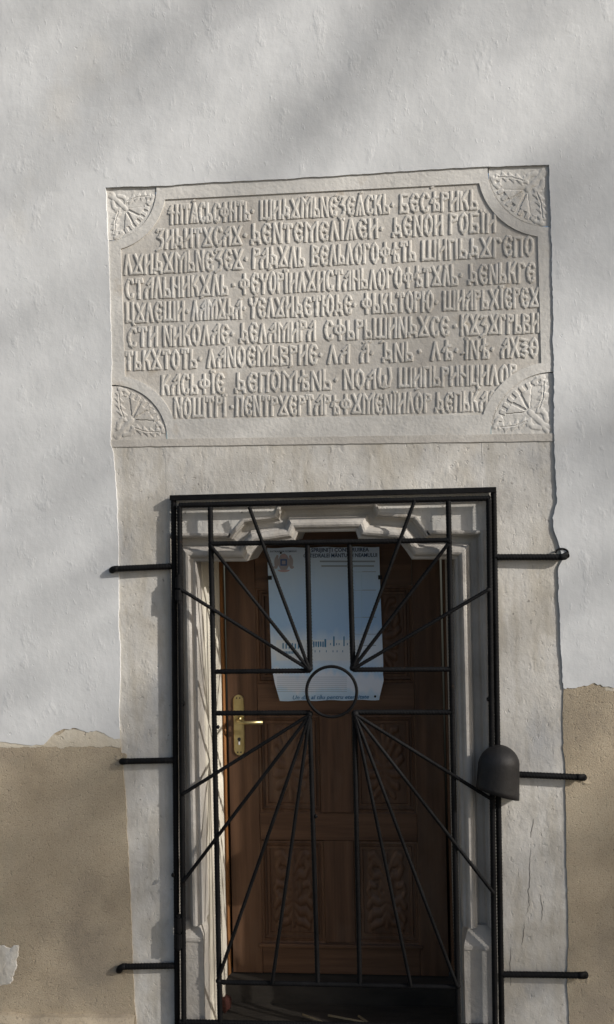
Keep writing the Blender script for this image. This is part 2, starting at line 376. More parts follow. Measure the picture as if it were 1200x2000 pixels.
# pedestals under the moulding with a sloping stop
for (xa, xb, row) in ((oL, xin_l, 1838), (xin_r, oR, 1845)):
    bm = bmesh.new(); z1 = at(400, row, 0).z; z2 = P0[0].z+.006
    s = 1 if xa == oL else -1
    xi, xo = (xb, xa) if s == 1 else (xa, xb)
    v = lambda x, y, z: bm.verts.new((x, y, z))
    box(bm, min(xi, xo), max(xi, xo), -.002, .30, -.12, z1-.002)
    b0 = [v(xo+.0*s, -.006, z1), v(xi, -.006, z1), v(xi, .30, z1), v(xo, .30, z1)]
    b1 = [v(xo, -.006, z1+.012), v(xi, -.006, z1+.012), v(xi, .30, z1+.012), v(xo, .30, z1+.012)]
    b2 = [v(xo+.006*s, .020, z2), v(xi-.020*s, .03, z2), v(xi-.012*s, .30, z2), v(xo, .30, z2)]
    bm.faces.new(b0)
    for A, B in ((b0, b1), (b1, b2)):
        for i in range(4): bm.faces.new((A[i], A[(i+1) % 4], B[(i+1) % 4], B[i]))
    bm.faces.new(b2)
    obj('pedestal', bm, MOULD, portal)
# reveals behind the moulding
YR = .21
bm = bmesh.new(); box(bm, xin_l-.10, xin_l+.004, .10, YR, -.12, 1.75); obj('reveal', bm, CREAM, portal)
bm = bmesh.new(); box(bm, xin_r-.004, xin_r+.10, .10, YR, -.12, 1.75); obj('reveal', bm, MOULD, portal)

# ------------------------------------------------------------------ inscribed plaque
plaque = thing('inscription_plaque', 'carved limestone plaque with raised old script and fan corners', 'plaque')
YB, YF = .0022, .0066                      # border face, sunk field
# the corner quarters
CN = {}
for k, (cx, cy, r) in {'tl': (209, 373, 101), 'tr': (1074, 324, 118), 'bl': (219, 862, 113), 'br': (1082, 848, 120)}.items():
    p = at(cx, cy, YB); CN[k] = (p.x, p.z, r*DIST/F_PX)
def arc(k, r, n=14):
    cx, cz, _ = CN[k]; a0 = {'tl': (0, -90), 'tr': (-90, -180), 'br': (180, 90), 'bl': (90, 0)}[k]
    return [(cx+r*math.cos(math.radians(a0[0]+(a0[1]-a0[0])*i/n)), cz+r*math.sin(math.radians(a0[0]+(a0[1]-a0[0])*i/n))) for i in range(n+1)]
def q(x, y): p = at(x, y, YB); return (p.x, p.z)
BW = .033
innerp = []
tl_i, tr_i, br_i, bl_i = (q(234, 394), q(1048, 352), q(1060, 806), q(246, 822))
for k, (ix, iz) in (('tl', tl_i), ('tr', tr_i), ('br', br_i), ('bl', bl_i)):
    a = arc(k, CN[k][2]+BW, 30)
    sx = 1 if k[1] == 'l' else -1; sz = -1 if k[0] == 't' else 1
    a = [p for p in a if (p[0]-ix)*sx > 0 and (p[1]-iz)*sz > 0]
    cx, cz, r = CN[k]; R_ = r+BW
    pz = (ix, cz+sz*math.sqrt(max(0, R_**2-(ix-cx)**2))); px_ = (cx+sx*math.sqrt(max(0, R_**2-(iz-cz)**2)), iz)
    # order: anticlockwise path around the panel, starting top-left and going right
    ends = {'tl': (pz, px_), 'tr': (px_, pz), 'br': (pz, px_), 'bl': (px_, pz)}[k]
    a.sort(key=lambda p: (p[0]-ends[0][0])**2+(p[1]-ends[0][1])**2)
    innerp += [ends[0]]+a+[ends[1]]
# field
bm = bmesh.new(); fv = [bm.verts.new((x, YF, z)) for x, z in innerp]
bmesh.ops.triangulate(bm, faces=[bm.faces.new(fv)])
obj('field', bm, PLAQ, plaque)
# border: ring between the outer rectangle (with quarter cut-outs) and the panel outline
outp = []
otl, otr, obr, obl = q(200, 360), q(1082, 314), q(1092, 850), q(214, 864)
for k, (ix, iz) in (('tl', otl), ('tr', otr), ('br', obr), ('bl', obl)):
    a = arc(k, CN[k][2], 30); sx = 1 if k[1] == 'l' else -1; sz = -1 if k[0] == 't' else 1
    a = [p for p in a if (p[0]-ix)*sx >= 0 and (p[1]-iz)*sz >= 0]
    cx, cz, r = CN[k]
    pz = (ix, cz+sz*math.sqrt(max(0, r**2-(ix-cx)**2))); px_ = (cx+sx*math.sqrt(max(0, r**2-(iz-cz)**2)), iz)
    ends = {'tl': (pz, px_), 'tr': (px_, pz), 'br': (pz, px_), 'bl': (px_, pz)}[k]
    a.sort(key=lambda p: (p[0]-ends[0][0])**2+(p[1]-ends[0][1])**2)
    outp += [ends[0]]+a+[ends[1]]
bm = bmesh.new()
fo = [bm.verts.new((x, YB, z)) for x, z in outp]; fi = [bm.verts.new((x, YB, z)) for x, z in innerp]
eo = [bm.edges.new((fo[i], fo[(i+1) % len(fo)])) for i in range(len(fo))]; ei = [bm.edges.new((fi[i], fi[(i+1) % len(fi)])) for i in range(len(fi))]
bmesh.ops.triangle_fill(bm, use_beauty=True, edges=eo+ei)
for ring, dy in ((fo, .03), (fi, .008)):
    bk = [bm.verts.new((v.co.x, v.co.y+dy, v.co.z)) for v in ring]
    for i in range(len(ring)): bm.faces.new((ring[i], ring[(i+1) % len(ring)], bk[(i+1) % len(ring)], bk[i]))
obj('border', bm, BORD, plaque)
# carved fans in the four corners
def fan(k):
    cx, cz, R_ = CN[k]; sx = 1 if k[1] == 'l' else -1; sz = -1 if k[0] == 't' else 1
    s = rnd.random()*50
    hub = (.40 if k != 'br' else .12)*R_
    def H(X, Z):
        U = (X-cx)*sx/R_; V = (Z-cz)*sz/R_                                    # 0..1 from the corner into the plaque
        hx = hz = .36
        dx, dz = U-hx, V-hz; rr = np.hypot(dx, dz); th = np.degrees(np.arctan2(dz, dx))
        rad = np.hypot(U, V)
        h = np.full(X.shape, .0022)
        # fan of three blades opening to the middle of the plaque
        blade = (th > -4) & (th < 96) & (rad < .90) & (rr > .04)
        loc = ((th+4) % 33.4)/33.4; edge = np.minimum(loc, 1-loc)*np.radians(33.4)*rr
        h = np.where(blade, .0036+.0016*np.sin(np.pi*loc)**.6, h); h = np.where(blade & (edge < .022), .0006, h)
        tt = np.degrees(np.arctan2(V, U)); teeth = np.sin(np.radians(tt)*46)
        rim = (rad > .83) & (rad < .93) & (tt > 14) & (tt < 76)
        h = np.where(rim, np.where(teeth > -.15, .0042, .0008), h)
        # serrated leaves along both straight sides, with a curl at the hub
        leaf = np.zeros(X.shape)
        for a in (0, 1):
            UU, VV = (U, V) if a == 0 else (V, U)
            ser = .72+.34*np.sin(UU*58+3*VV*8)
            for plx, wd in (([(.06, .10), (.20, .20), (.36, .36)], .05), ([(.40, .22), (.58, .16), (.76, .13), (.90, .17)], .085), ([(.40, .22), (.33, .13), (.22, .11)], .045), ([(.84, .30), (.90, .24), (.92, .14)], .035)):
                leaf = np.maximum(leaf, ridge(seg_dist(UU, VV, plx), wd*(ser if wd > .06 else 1)))
            vein = seg_dist(UU, VV, [(.42, .22), (.60, .155), (.84, .135)])
            leaf = np.where(vein < .012, leaf*.45, leaf)
        h = np.maximum(h, .0014+.0036*leaf)
        n = np.vectorize(lambda a, b: noise.noise(Vector((a*60, b*60, s))))(X, Z)
        h = h+.0009*n
        return np.where((rad > .985), .0004, h)*np.where(rad > 1.0, -1, 1)
    bm = bmesh.new(); e = .98*R_
    x0, x1 = sorted((cx-sx*.01, cx+sx*e)); z0, z1 = sorted((cz-sz*.01, cz+sz*e))
    heightfield(bm, x0, x1, z0, z1, 96, 96, YF+.0008, lambda X, Z: .82*H(X, Z))
    kill = [v for v in bm.verts if math.hypot(v.co.x-cx, v.co.z-cz) > R_*1.02]
    bmesh.ops.delete(bm, geom=kill, context='VERTS')
    obj('corner_ornament', bm, BORD if k != 'bl' else PLAQ, plaque)
for k in CN: fan(k)
# ledge along the bottom of the plaque
pa, pb = at(218, 858, 0), at(1082, 846, 0); bm = bmesh.new()
pts = [(pa.x-.02, pa.z), (pb.x+.02, pb.z)]
vv = []
NL = 60
for i in range(NL+1):
    t = i/NL; x = pts[0][0]+(pts[1][0]-pts[0][0])*t; z = pts[0][1]+(pts[1][1]-pts[0][1])*t
    j = .0012*noise.noise(Vector((x*30, 1, 4)))
    vv.append([bm.verts.new(c) for c in ((x, .02, z-.001+j), (x, YB-.0015, z-.001+j), (x, YB-.001, z-.026+2*j), (x, .03, z-.028+2*j))])
for i in range(NL):
    for k in range(3): bm.faces.new((vv[i][k], vv[i+1][k], vv[i+1][k+1], vv[i][k+1]))
obj('bottom_ledge', bm, PLAQ, plaque)

# --- the raised script: each letter is a set of carved strokes in a box w wide and 1 high
def oval(w): return [(.5*w, 1), (.12*w, .82), (0, .5), (.12*w, .18), (.5*w, 0), (.88*w, .18), (w, .5), (.88*w, .82), (.5*w, 1)]
def GL(ch):
    w = {'Ш': .62, 'М': .58, 'Ф': .5, 'Ю': .62, 'Ѡ': .62, 'І': .08, 'Т': .36, 'Г': .30, 'Ь': .30, 'Р': .28, 'Ѧ': .46, '·': .14, 'Ꙋ': .46, 'Х': .46, 'Ц': .36, 'П': .34, 'Ѣ': .40, 'З': .36, 'Д': .40, 'Ѳ': .40}.get(ch, .36)
    cc = [(w, .80), (.80*w, .96), (.45*w, .98), (.12*w, .80), (0, .55), (.05*w, .35), (.25*w, .10), (.6*w, 0), (.9*w, .06), (w, .22)]
    V = lambda x: [(x, 0), (x, 1)]
    S = {'И': [V(0), V(w), [(0, .34), (w, .68)]], 'N': [V(0), V(w), [(0, 1), (w, .03)]], 'Н': [V(0), V(w), [(0, .62), (w, .42)]],
         'П': [V(0), V(w), [(0, .97), (w, .97)]], 'Т': [V(.5*w), [(0, .83), (.08*w, .98), (.92*w, .98), (w, .83)]],
         'Г': [V(0), [(0, .97), (.7*w, .97), (w, .80)]], 'Р': [V(0), [(0, .97), (w, .92), (w, .70), (0, .58)]],
         'Е': [cc, [(.15*w, .52), (.6*w, .56), (.85*w, .48)]], 'С': [cc], 'О': [oval(w)], 'Ѳ': [oval(w), [(-.1*w, .5), (1.1*w, .5)]],
         'Ь': [V(0), [(0, .40), (.8*w, .36), (w, .20), (.95*w, .02), (0, .02)]], 'Б': [V(0), [(0, .97), (.9*w, .97)], [(0, .45), (.8*w, .42), (w, .22), (.9*w, .02), (0, .02)]],
         'В': [V(0), [(0, .97), (.85*w, .86), (.8*w, .66), (0, .54)], [(0, .54), (w, .34), (.95*w, .03), (0, .03)]],
         'Д': [[(.25*w, 1), (.25*w, .18)], [(.25*w, .62), (.85*w, .52), (.9*w, .30), (.6*w, .16), (0, .16)], [(.02, .16), (.0, .0)], [(.6*w, .16), (.95*w, .14), (w, -.02)]],
         'Л': [[(0, 0), (.45*w, 1)], [(.40*w, .96), (w, 0)]], 'А': [V(w), [(w, .97), (.35*w, .72)], [(w, .62), (.2*w, .46), (0, .28), (.05*w, 0)]],
         'Ѧ': [[(0, 0), (.5*w, 1), (w, 0)], [(.5*w, .5), (.5*w, 0)], [(.25*w, .46), (.75*w, .46)]],
         'М': [V(0), V(w), [(0, .98), (.5*w, .62), (w, .98)], [(.5*w, .62), (.5*w, .0)]], 'К': [V(0), [(w, 1), (.12*w, .52)], [(.12*w, .54), (.7*w, .42), (w, 0)]],
         'Ꙋ': [[(0, 1), (w, .02)], [(w, 1), (0, .02)], [(0, .02), (w, .02)]], 'З': [[(0, .92), (.2*w, 1), (w, .98), (.25*w, .58), (.9*w, .46), (w, .25), (.7*w, .02), (.1*w, -.10)]],
         'Ф': [V(.5*w), [(.5*w, .75), (.06*w, .62), (0, .5), (.06*w, .38), (.5*w, .25), (.94*w, .38), (w, .5), (.94*w, .62), (.5*w, .75)]],
         'Ч': [[(0, 1), (.06*w, .78), (.5*w, .60)], [(w, 1), (.94*w, .78), (.5*w, .60)], [(.5*w, .62), (.5*w, 0)]], 'Ш': [V(0), V(.5*w), V(w), [(0, .03), (w, .03)]],
         'Ц': [V(0), V(w), [(0, .03), (w, .03)], [(w, .03), (w*1.15, -.15)]], 'І': [V(.5*w), [(.5*w-.07, 1.12), (.5*w-.065, 1.15)], [(.5*w+.07, 1.12), (.5*w+.075, 1.15)]],
         'Ю': [V(0), [(x+.4*w, y) for x, y in oval(.6*w)], [(0, .5), (.4*w, .5)]], 'Х': [[(0, 1), (w, 0)], [(w, 1), (0, 0)]],
         'Ѣ': [V(.4*w), [(0, .44), (.15*w, .60), (.4*w, .66), (.9*w, .72)], [(.4*w, .40), (.9*w, .34), (w, .18), (.95*w, .02), (.4*w, .02)]],
         'Ѯ': [[(0, 1), (w, .92), (.2*w, .68), (w, .56), (.25*w, .36), (w, .22), (.5*w, 0), (0, .10)]],
         'Ѡ': [[(.1*w, 1), (0, .5), (.15*w, .05), (.35*w, 0), (.5*w, .35), (.65*w, 0), (.85*w, .05), (w, .5), (.9*w, 1)], [(.5*w, .35), (.5*w, .6)]],
         'Ẍ': [], '·': [[(.05, .46), (.09, .52)]], '✚': [V(.5*w), [(0, .62), (w, .62)], [(.1*w, .8), (.5*w, .98)]]}[ch]
    return w, S
def stroke(bm, a, b, hw, h, ybase):
    a, b = Vector(a), Vector(b); d = b-a; L = d.length
    if L < 1e-5: return
    t = d/L; n = Vector((-t.y, t.x)); a = a-t*hw*.55; b = b+t*hw*.55
    sec = [(-1, -.001/h), (-.72, .72), (-.32, 1), (.32, 1.0), (.72, .72), (1, -.001/h)]
    n_ = max(2, int((b-a).length/.010)); rows = []; sd = rnd.random()*90
    for i in range(n_+1):
        p = a+(b-a)*(i/n_); wob = .98+.16*noise.noise(Vector((i*.6, sd, 1))); hh = h*(.90+.22*noise.noise(Vector((i*.5, sd, 9))))
        if i in (0, n_): hh *= .8
        if rnd.random() < .03: hh *= .6
        rows.append([bm.verts.new((p.x+n.x*u*hw*wob, ybase-hh*v, p.y+n.y*u*hw*wob)) for u, v in sec])
    for A, B in zip(rows[:-1], rows[1:]):
        for i in range(5): bm.faces.new((A[i], A[i+1], B[i+1], B[i]))
    bm.faces.new(rows[0][::-1]); bm.faces.new(rows[-1])
LINES = [  # (baseline left px, baseline right px, cap height px, [(text, x0, x1)...])
 ((330, 438), (932, 409), 39, [('✚НТѦСЬСФНТЬ·', 327, 498), ('ШИДꙊМЬNЕЗЕѦСКЬ·', 507, 772), ('БЕСѢРИКЬ', 780, 934)]),
 ((302, 487), (970, 453), 40, [('ЗИДИТꙊСАꙊ·', 303, 484), ('ДЕNТЕМЕЛІѦЕИ·', 489, 751), ('ДЕNОИ', 765, 866), ('РОБІИ', 877, 969)]),
 ((240, 537), (1044, 499), 41, [('ЛꙊИДꙊМЬNЕЗЕꙊ·', 241, 486), ('РАДꙊЛЬ', 492, 596), ('ВЕЛЬЛОГОФѢТЬ', 607, 813), ('ШИПЬДꙊГЕПО', 823, 1043)]),
 ((244, 585), (1047, 551), 41, [('СТАЛЬНИКꙊЛЬ', 244, 446), ('·', 453, 458), ('ФЕЧОРІИЛꙊИСТАНЬЛОГОФѢТꙊЛЬ·', 467, 906), ('ДЕNЬКГЕ', 914, 1046)]),
 ((244, 631), (1055, 600), 40, [('ЦꙊЛЕШИ·', 245, 371), ('ЛАМꙊДА·', 373, 482), ('ЧЕЛꙊИДЕТЮДЕ·', 485, 698), ('ФЬКЬТОРЮ·', 706, 858), ('ШИАРЬХІЕРЕꙊ', 865, 1054)]),
 ((247, 679), (1055, 650), 40, [('СТИ', 248, 308), ('NИКОЛАЕ·', 318, 459), ('ДЕЛАМИРА', 467, 617), ('СФЬРЬШИNДꙊСЕ', 633, 878), ('·', 887, 891), ('КꙊЗꙊГРЬВИ', 899, 1054)]),
 ((243, 724), (1054, 697), 39, [('ТЬКꙊТОТЬ·', 243, 396), ('ЛАNОЕМЬВРИЕ·', 403, 632), ('ЛА', 639, 683), ('А·', 703, 732), ('ДNЬ', 746, 808), ('·', 818, 822), ('ЛѢ·', 841, 898), ('ІNѢ·', 907, 968), ('АХѮѲ', 978, 1052)]),
 ((313, 772), (1010, 750), 40, [('КАСЬФІЕ', 314, 439), ('ДЕПОМѢNЬ·', 458, 662), ('NОАѠ', 671, 766), ('ШИПЬРИНЦИЛОР', 778, 1010)]),
 ((338, 816), (972, 803), 40, [('NОШТРІ', 339, 443), ('·', 450, 455), ('ПЕNТРꙊЕРТАРѢФꙊМЕNІИЛОР', 459, 842), ('ДЕПЬКАЕ', 849, 971)])]
PXM = DIST/F_PX
for (bl, br, cap, segs) in LINES:
    for txt, x0, x1 in segs:
        bm = bmesh.new()
        gl = [GL(c) for c in txt]; gap = .20
        tot = sum(g[0] for g in gl)+gap*(len(gl)-1); sc = (x1-x0-6)/tot/cap
        cur = x0+3
        for (wd, S), ch in zip(gl, txt):
            dy = rnd.uniform(-.6, .6); hs = rnd.uniform(.95, 1.04); sh = rnd.uniform(-.02, .03)
            for pl in S:
                pp = []
                for gx, gy in pl:
                    px = cur+gx*sc*cap+gy*sh*cap
                    yb = bl[1]+(br[1]-bl[1])*(px-bl[0])/(br[0]-bl[0])
                    p = at(px, yb+dy-(.05+.90*gy)*cap*hs, YB); pp.append((p.x, p.z))
                for a, b in zip(pp[:-1], pp[1:]):
                    stroke(bm, a, b, (.0066 if ch != '·' else .0072), .0043, YF)
            cur += (wd+gap)*sc*cap
        obj('point_mark' if txt == '·' else 'inscribed_word', bm, LETTER, plaque)
# accents and stray marks between the lines
bm = bmesh.new()
for x, y in ((378, 392), (598, 383), (655, 382), (705, 376), (525, 430), (845, 365), (527, 521), (527, 525), (335, 640), (368, 640), (438, 583), (499, 578), (395, 580), (470, 585), (637, 583), (712, 668), (722, 668), (745, 668), (490, 678), (415, 725), (747, 750), (752, 757), (815, 760), (935, 760), (772, 842), (985, 545), (905, 690), (640, 745), (535, 722), (920, 652), (925, 835-70), (568, 715)):
    bm = bmesh.new(); p = at(x, y, YB); stroke(bm, (p.x-.003, p.z-.001), (p.x+.003, p.z+.002), .005, .0042, YF)
    obj('accent_mark', bm, PLAQ, plaque)

# ------------------------------------------------------------------ door frame and door
YD = .40
frame = thing('door_frame', 'old wooden door frame with fluted cream painted sides', 'door frame')
def fluted(xin, s, name, mat, y0, y1, n, amp, xa, xb):
    bm = bmesh.new(); pts = []
    K = n*8
    for i in range(K+1):
        t = i/K; y = y0+(y1-y0)*t; ph = t*n % 1
        x = xin+s*(xa+(xb-xa)*t - amp*(1-abs(math.sin(math.pi*ph))**.5))
        pts.append((x, y))
    pts += [(xin-s*.09, y1), (xin-s*.09, y0)]
    NZ = 30; rows = []
    for j in range(NZ+1):
        z = -.10+(1.78+.10)*j/NZ
        rows.append([bm.verts.new((x+.0015*noise.noise(Vector((i*.7, z*4, 1)))*(i < K), y, z)) for i, (x, y) in enumerate(pts)])
    for j in range(NZ):
        for i in range(len(pts)): bm.faces.new((rows[j][i], rows[j][(i+1) % len(pts)], rows[j+1][(i+1) % len(pts)], rows[j+1][i]))
    bm.faces.new(rows[0]); bm.faces.new(rows[-1][::-1])
    return obj(name, bm, mat, frame)
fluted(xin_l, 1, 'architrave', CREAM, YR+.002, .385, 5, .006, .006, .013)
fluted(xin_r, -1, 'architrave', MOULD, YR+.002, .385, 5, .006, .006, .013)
fluted(xin_l, 1, 'frame_post', OAK, .387, .43, 1, .004, .018, .024)
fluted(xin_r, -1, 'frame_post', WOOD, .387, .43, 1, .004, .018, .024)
bm = bmesh.new(); box(bm, xin_l-.05, xin_r+.05, YR+.03, .43, 1.76, 1.86); obj('frame_head', bm, OAK, frame)

door = thing('wooden_door', 'brown panelled wooden door with carved flower panels and brass handle', 'door')
dl, dr = xin_l+.030, xin_r-.030
zb = at(650, 1903, YD).z; ztop = 1.758
def dp(px, py, y=YD): return at(px, py, y)
PAN = [(505, 628, 1145, 1335), (687, 812, 1145, 1335), (505, 628, 1396, 1588), (687, 812, 1396, 1588), (506, 630, 1642, 1842), (687, 815, 1642, 1842)]
panm = []
for a, b, c, d in PAN:
    cy = (c+d)/2; panm.append((dp(a, cy).x, dp(b, cy).x, dp((a+b)/2, d).z, dp((a+b)/2, c).z))
# regularise: two columns, three rows
xsL = (sum(p[0] for p in panm[::2])/3, sum(p[1] for p in panm[::2])/3); xsR = (sum(p[0] for p in panm[1::2])/3, sum(p[1] for p in panm[1::2])/3)
zr = [((panm[i][2]+panm[i+1][2])/2, (panm[i][3]+panm[i+1][3])/2) for i in (0, 2, 4)]
# leaf: stiles, rails and muntin, butted
bm = bmesh.new()
box(bm, dl, xsL[0], YD, YD+.045, zb, ztop); box(bm, xsR[1], dr, YD, YD+.045, zb, ztop)
obj('stile', bm, WOOD, door, bevel=.0025)
bm = bmesh.new()
zcut = [zb, zr[2][0], zr[2][1], zr[1][0], zr[1][1], zr[0][0], zr[0][1], ztop]
for i in (0, 2, 4, 6): box(bm, xsL[0]+.001, xsR[1]-.001, YD+.001, YD+.044, zcut[i], zcut[i+1])
obj('rail', bm, WOODH, door, bevel=.0025)
bm = bmesh.new()
for i in (1, 3, 5): box(bm, xsL[1], xsR[0], YD+.0005, YD+.0445, zcut[i]+.001, zcut[i+1]-.001)
# raised centre plank beside the middle panels
box(bm, xsL[1]-.004, xsR[0]+.004, YD-.010, YD-.0005, zr[1][0]+.004, zr[1][1]+.004)
obj('muntin', bm, WOOD, door, bevel=.0025)
def carving(X, Z, kind):
    """palmette in unit coords u -1..1, v 0..1"""
    h = np.zeros(X.shape); U = np.abs(X)
    if kind == 0:
        ls = [([(0, .05), (0, .5), (0, .95)], .10), ([(0, .50), (.25, .62), (.5, .78), (.72, .78), (.78, .68), (.6, .62)], .09), ([(0, .62), (.2, .78), (.42, .92), (.62, .93)], .08),
              ([(.05, .45), (.3, .48), (.6, .50), (.82, .56)], .09), ([(.05, .40), (.35, .36), (.7, .36)], .09), ([(.05, .34), (.32, .25), (.62, .20)], .09), ([(.05, .26), (.25, .15), (.45, .08)], .08), ([(.3, .70), (.22, .80), (.3, .86)], .06)]
    else:
        ls = [([(0, .08), (0, .92)], .08), ([(0, .5), (.2, .58), (.3, .5), (.2, .42), (0, .5)], .09), ([(.08, .60), (.3, .70), (.55, .68), (.72, .78), (.55, .88), (.38, .84)], .09), ([(.08, .72), (.28, .86), (.5, .95), (.72, .92)], .08),
              ([(.08, .40), (.35, .36), (.62, .40), (.82, .32)], .09), ([(.06, .32), (.3, .24), (.6, .24), (.78, .16)], .09), ([(.06, .22), (.22, .12), (.5, .10), (.7, .06)], .08), ([(.5, .56), (.75, .58), (.85, .50), (.75, .45)], .07)]
    for pl, wd in ls: h = np.maximum(h, ridge(seg_dist(U, Z*1.9, [(a, b*1.9) for a, b in pl]), wd*1.25))
    return h
for ci, xs_ in enumerate((xsL, xsR)):
    for ri in range(3):
        x0, x1 = xs_; z0, z1 = zr[ri]; bm = bmesh.new()
        # panel: sunk border with moulded edge, raised frame, carved field
        cx, cz, hw_, hh_ = (x0+x1)/2, (z0+z1)/2, (x1-x0)/2, (z1-z0)/2
        steps = [(0, .000), (.004, .004), (.010, .003), (.014, .012), (.022, .013), (.025, .007), (.033, .007), (.036, .014)]
        rings = []
        for ins, dy in steps: rings.append([bm.verts.new((cx+sx*(hw_-ins), YD+dy, cz+sz*(hh_-ins))) for sx, sz in ((-1, -1), (1, -1), (1, 1), (-1, 1))])
        for A, B in zip(rings[:-1], rings[1:]):
            for i in range(4): bm.faces.new((A[i], A[(i+1) % 4], B[(i+1) % 4], B[i]))
        bm.faces.new(rings[-1])
        pn = obj('panel', bm, WOOD, door)
        ins = .038; bm = bmesh.new(); kd = 0 if ri < 2 else 1
        def H(X, Z): return .009*carving((X-cx)/(hw_-ins), (Z-(cz-hh_+ins))/(2*(hh_-ins)), kd)-.001
        heightfield(bm, cx-hw_+ins, cx+hw_-ins, cz-hh_+ins, cz+hh_-ins, 46, 80, YD+.0135, H)
        obj('carving', bm, WOOD, pn, smooth=True)
# lower weather rail
bm = bmesh.new(); box(bm, xsL[0]-.01, xsR[1]+.01, YD-.012, YD-.001, zr[2][0]-.016, zr[2][0]-.002); obj('weather_moulding', bm, WOODH, door, bevel=.003)
# handle: long brass plate, lever, keyhole
hx = at(467, 1416, YD-.004).x; hz0 = at(467, 1475, YD-.004).z; hz1 = at(467, 1357, YD-.004).z; hw = 11.0*(YD+DIST)/F_PX
bm = bmesh.new(); pts = []
for a0, cz_ in ((0, hz1-hw), (180, hz0+hw)):
    for i in range(9):
        a = math.radians(a0+i*22.5); pts.append((hx+hw*math.cos(a), cz_+hw*math.sin(a)))
fr = [bm.verts.new((x+(hx-x)*.12, YD-.006, z)) for x, z in pts]; f2 = [bm.verts.new((x, YD-.0035, z)) for x, z in pts]; bk = [bm.verts.new((x, YD-.0003, z)) for x, z in pts]
bm.faces.new(fr)
for A, B in ((fr, f2), (f2, bk)):
    for i in range(len(A)): bm.faces.new((A[i], A[(i+1) % len(A)], B[(i+1) % len(A)], B[i]))
plate = obj('handle_plate', bm, BRASS, door)
lz = at(467, 1404, YD).z; lx1 = at(514, 1408, YD-.045).x; bm = bmesh.new()
tube(bm, [(hx, YD-.004, lz), (hx, YD-.038, lz), (hx+.004, YD-.044, lz-.001), (hx+.012, YD-.047, lz-.003), (hx+.035, YD-.048, lz-.005), (lx1, YD-.047, lz-.004)], .006, 10, radii=[.009, .007, .0072, .0072, .0068, .0075])
tube(bm, [(hx, YD-.006, lz), (hx, YD-.014, lz)], .012, 14)
obj('lever', bm, BRASS, plate, smooth=True)
kz = at(467, 1447, YD).z; bm = bmesh.new()
tube(bm, [(hx, YD-.0075, kz+.008), (hx, YD-.0058, kz+.008)], .0065, 12); box(bm, hx-.003, hx+.003, YD-.0072, YD-.0058, kz-.012, kz+.004); obj('keyhole', bm, BLACK, plate)
bm = bmesh.new(); box(bm, hx-.0022, hx+.0035, YD-.0085, YD-.0073, kz-.013, kz-.001); obj('lock_barrel', bm, plain('steel', (.6, .6, .6), .4), plate)
for dz, dx in ((hz1-.012, -.006), (hz1-.012, .006), (hz0+.012, -.006), (hz0+.012, .006)):
    bm = bmesh.new(); tube(bm, [(hx+dx, YD-.0075, dz), (hx+dx, YD-.0055, dz)], .003, 8); obj('screw', bm, BLACK, plate)

# threshold and floor of the recess
o = None
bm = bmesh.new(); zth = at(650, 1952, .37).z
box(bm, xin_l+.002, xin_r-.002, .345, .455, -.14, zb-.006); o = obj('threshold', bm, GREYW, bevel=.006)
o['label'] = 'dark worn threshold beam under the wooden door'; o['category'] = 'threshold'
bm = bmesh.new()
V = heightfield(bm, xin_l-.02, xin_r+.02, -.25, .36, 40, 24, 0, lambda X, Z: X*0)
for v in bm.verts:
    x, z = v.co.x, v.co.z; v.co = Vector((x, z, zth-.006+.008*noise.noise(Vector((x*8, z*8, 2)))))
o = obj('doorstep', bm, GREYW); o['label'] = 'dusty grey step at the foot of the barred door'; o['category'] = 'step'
# dry stalks and a scrap lying on the step
for i, (a, b) in enumerate((((640, 1962), (780, 1994)), ((590, 1958), (660, 1976)), ((700, 1972), (735, 1976)))):
    bm = bmesh.new(); p = at(*a, .22); q_ = at(*b, .14); zf = zth+.004
    tube(bm, [(p.x, .24, zf+.004), ((p.x+q_.x)/2, .19, zf+.010), (q_.x, .13, zf+.003)], .004, 6, radii=[.0045, .0035, .002])
    o = obj('dry_stalk', bm, M('straw', [(.3, (.20, .16, .10)), (.7, (.32, .26, .17))], 20), smooth=True)
    o['label'] = ('longest dry stalk lying across the dusty doorstep', 'dry stalk lying left of the longest stalk on the step', 'shortest dry stalk lying on the dusty doorstep')[i]; o['category'] = 'stalk'
p = at(438, 1972, .27); bm = bmesh.new(); blob(bm, (p.x+.006, .27, zth+.028), .032, .55, .6, 1.1, 4, 3, .5)
o = obj('crumpled_rag', bm, RED, smooth=True); o['label'] = 'small dark red crumpled rag in the left corner of the step'; o['category'] = 'rag'

# ------------------------------------------------------------------ poster on the door
YP = YD-.013
poster = thing('paper_poster', 'pale blue paper poster with Romanian heading stuck on the brown door', 'poster')
LE = [(1072, 522), (1150, 525), (1310, 531), (1318, 534), (1335, 537), (1369, 547)]; RE = [(1072, 741), (1150, 743), (1200, 745), (1300, 749), (1318, 748), (1330, 750), (1367, 741)]
def lift(px, py):
    h = .002+.0015*math.sin(px*.02+py*.011)
    if py > 1300: h += .018*math.sin(min(1, (py-1300)/70)*math.pi*.9)
    e = (px-522)/225
    h += .008*max(0, e-.85)/.15*(.5+.5*math.sin(py*.03))
    return h
def pp(px, py, e=0):
    return at(px, py, YP-lift(px, py)-e)
bm = bmesh.new(); NY, NX = 48, 24; G = []
for j in range(NY+1):
    py0 = 1070+299*j/NY; a = interp(LE, py0); b = interp(RE, py0)
    G.append([bm.verts.new(pp(a+(b-a)*i/NX, py0-2*(i/NX)+.8*math.sin(i*.9)*(j in (0, NY)))) for i in range(NX+1)])
for j in range(NY):
    for i in range(NX): bm.faces.new((G[j][i], G[j][i+1], G[j+1][i+1], G[j+1][i]))
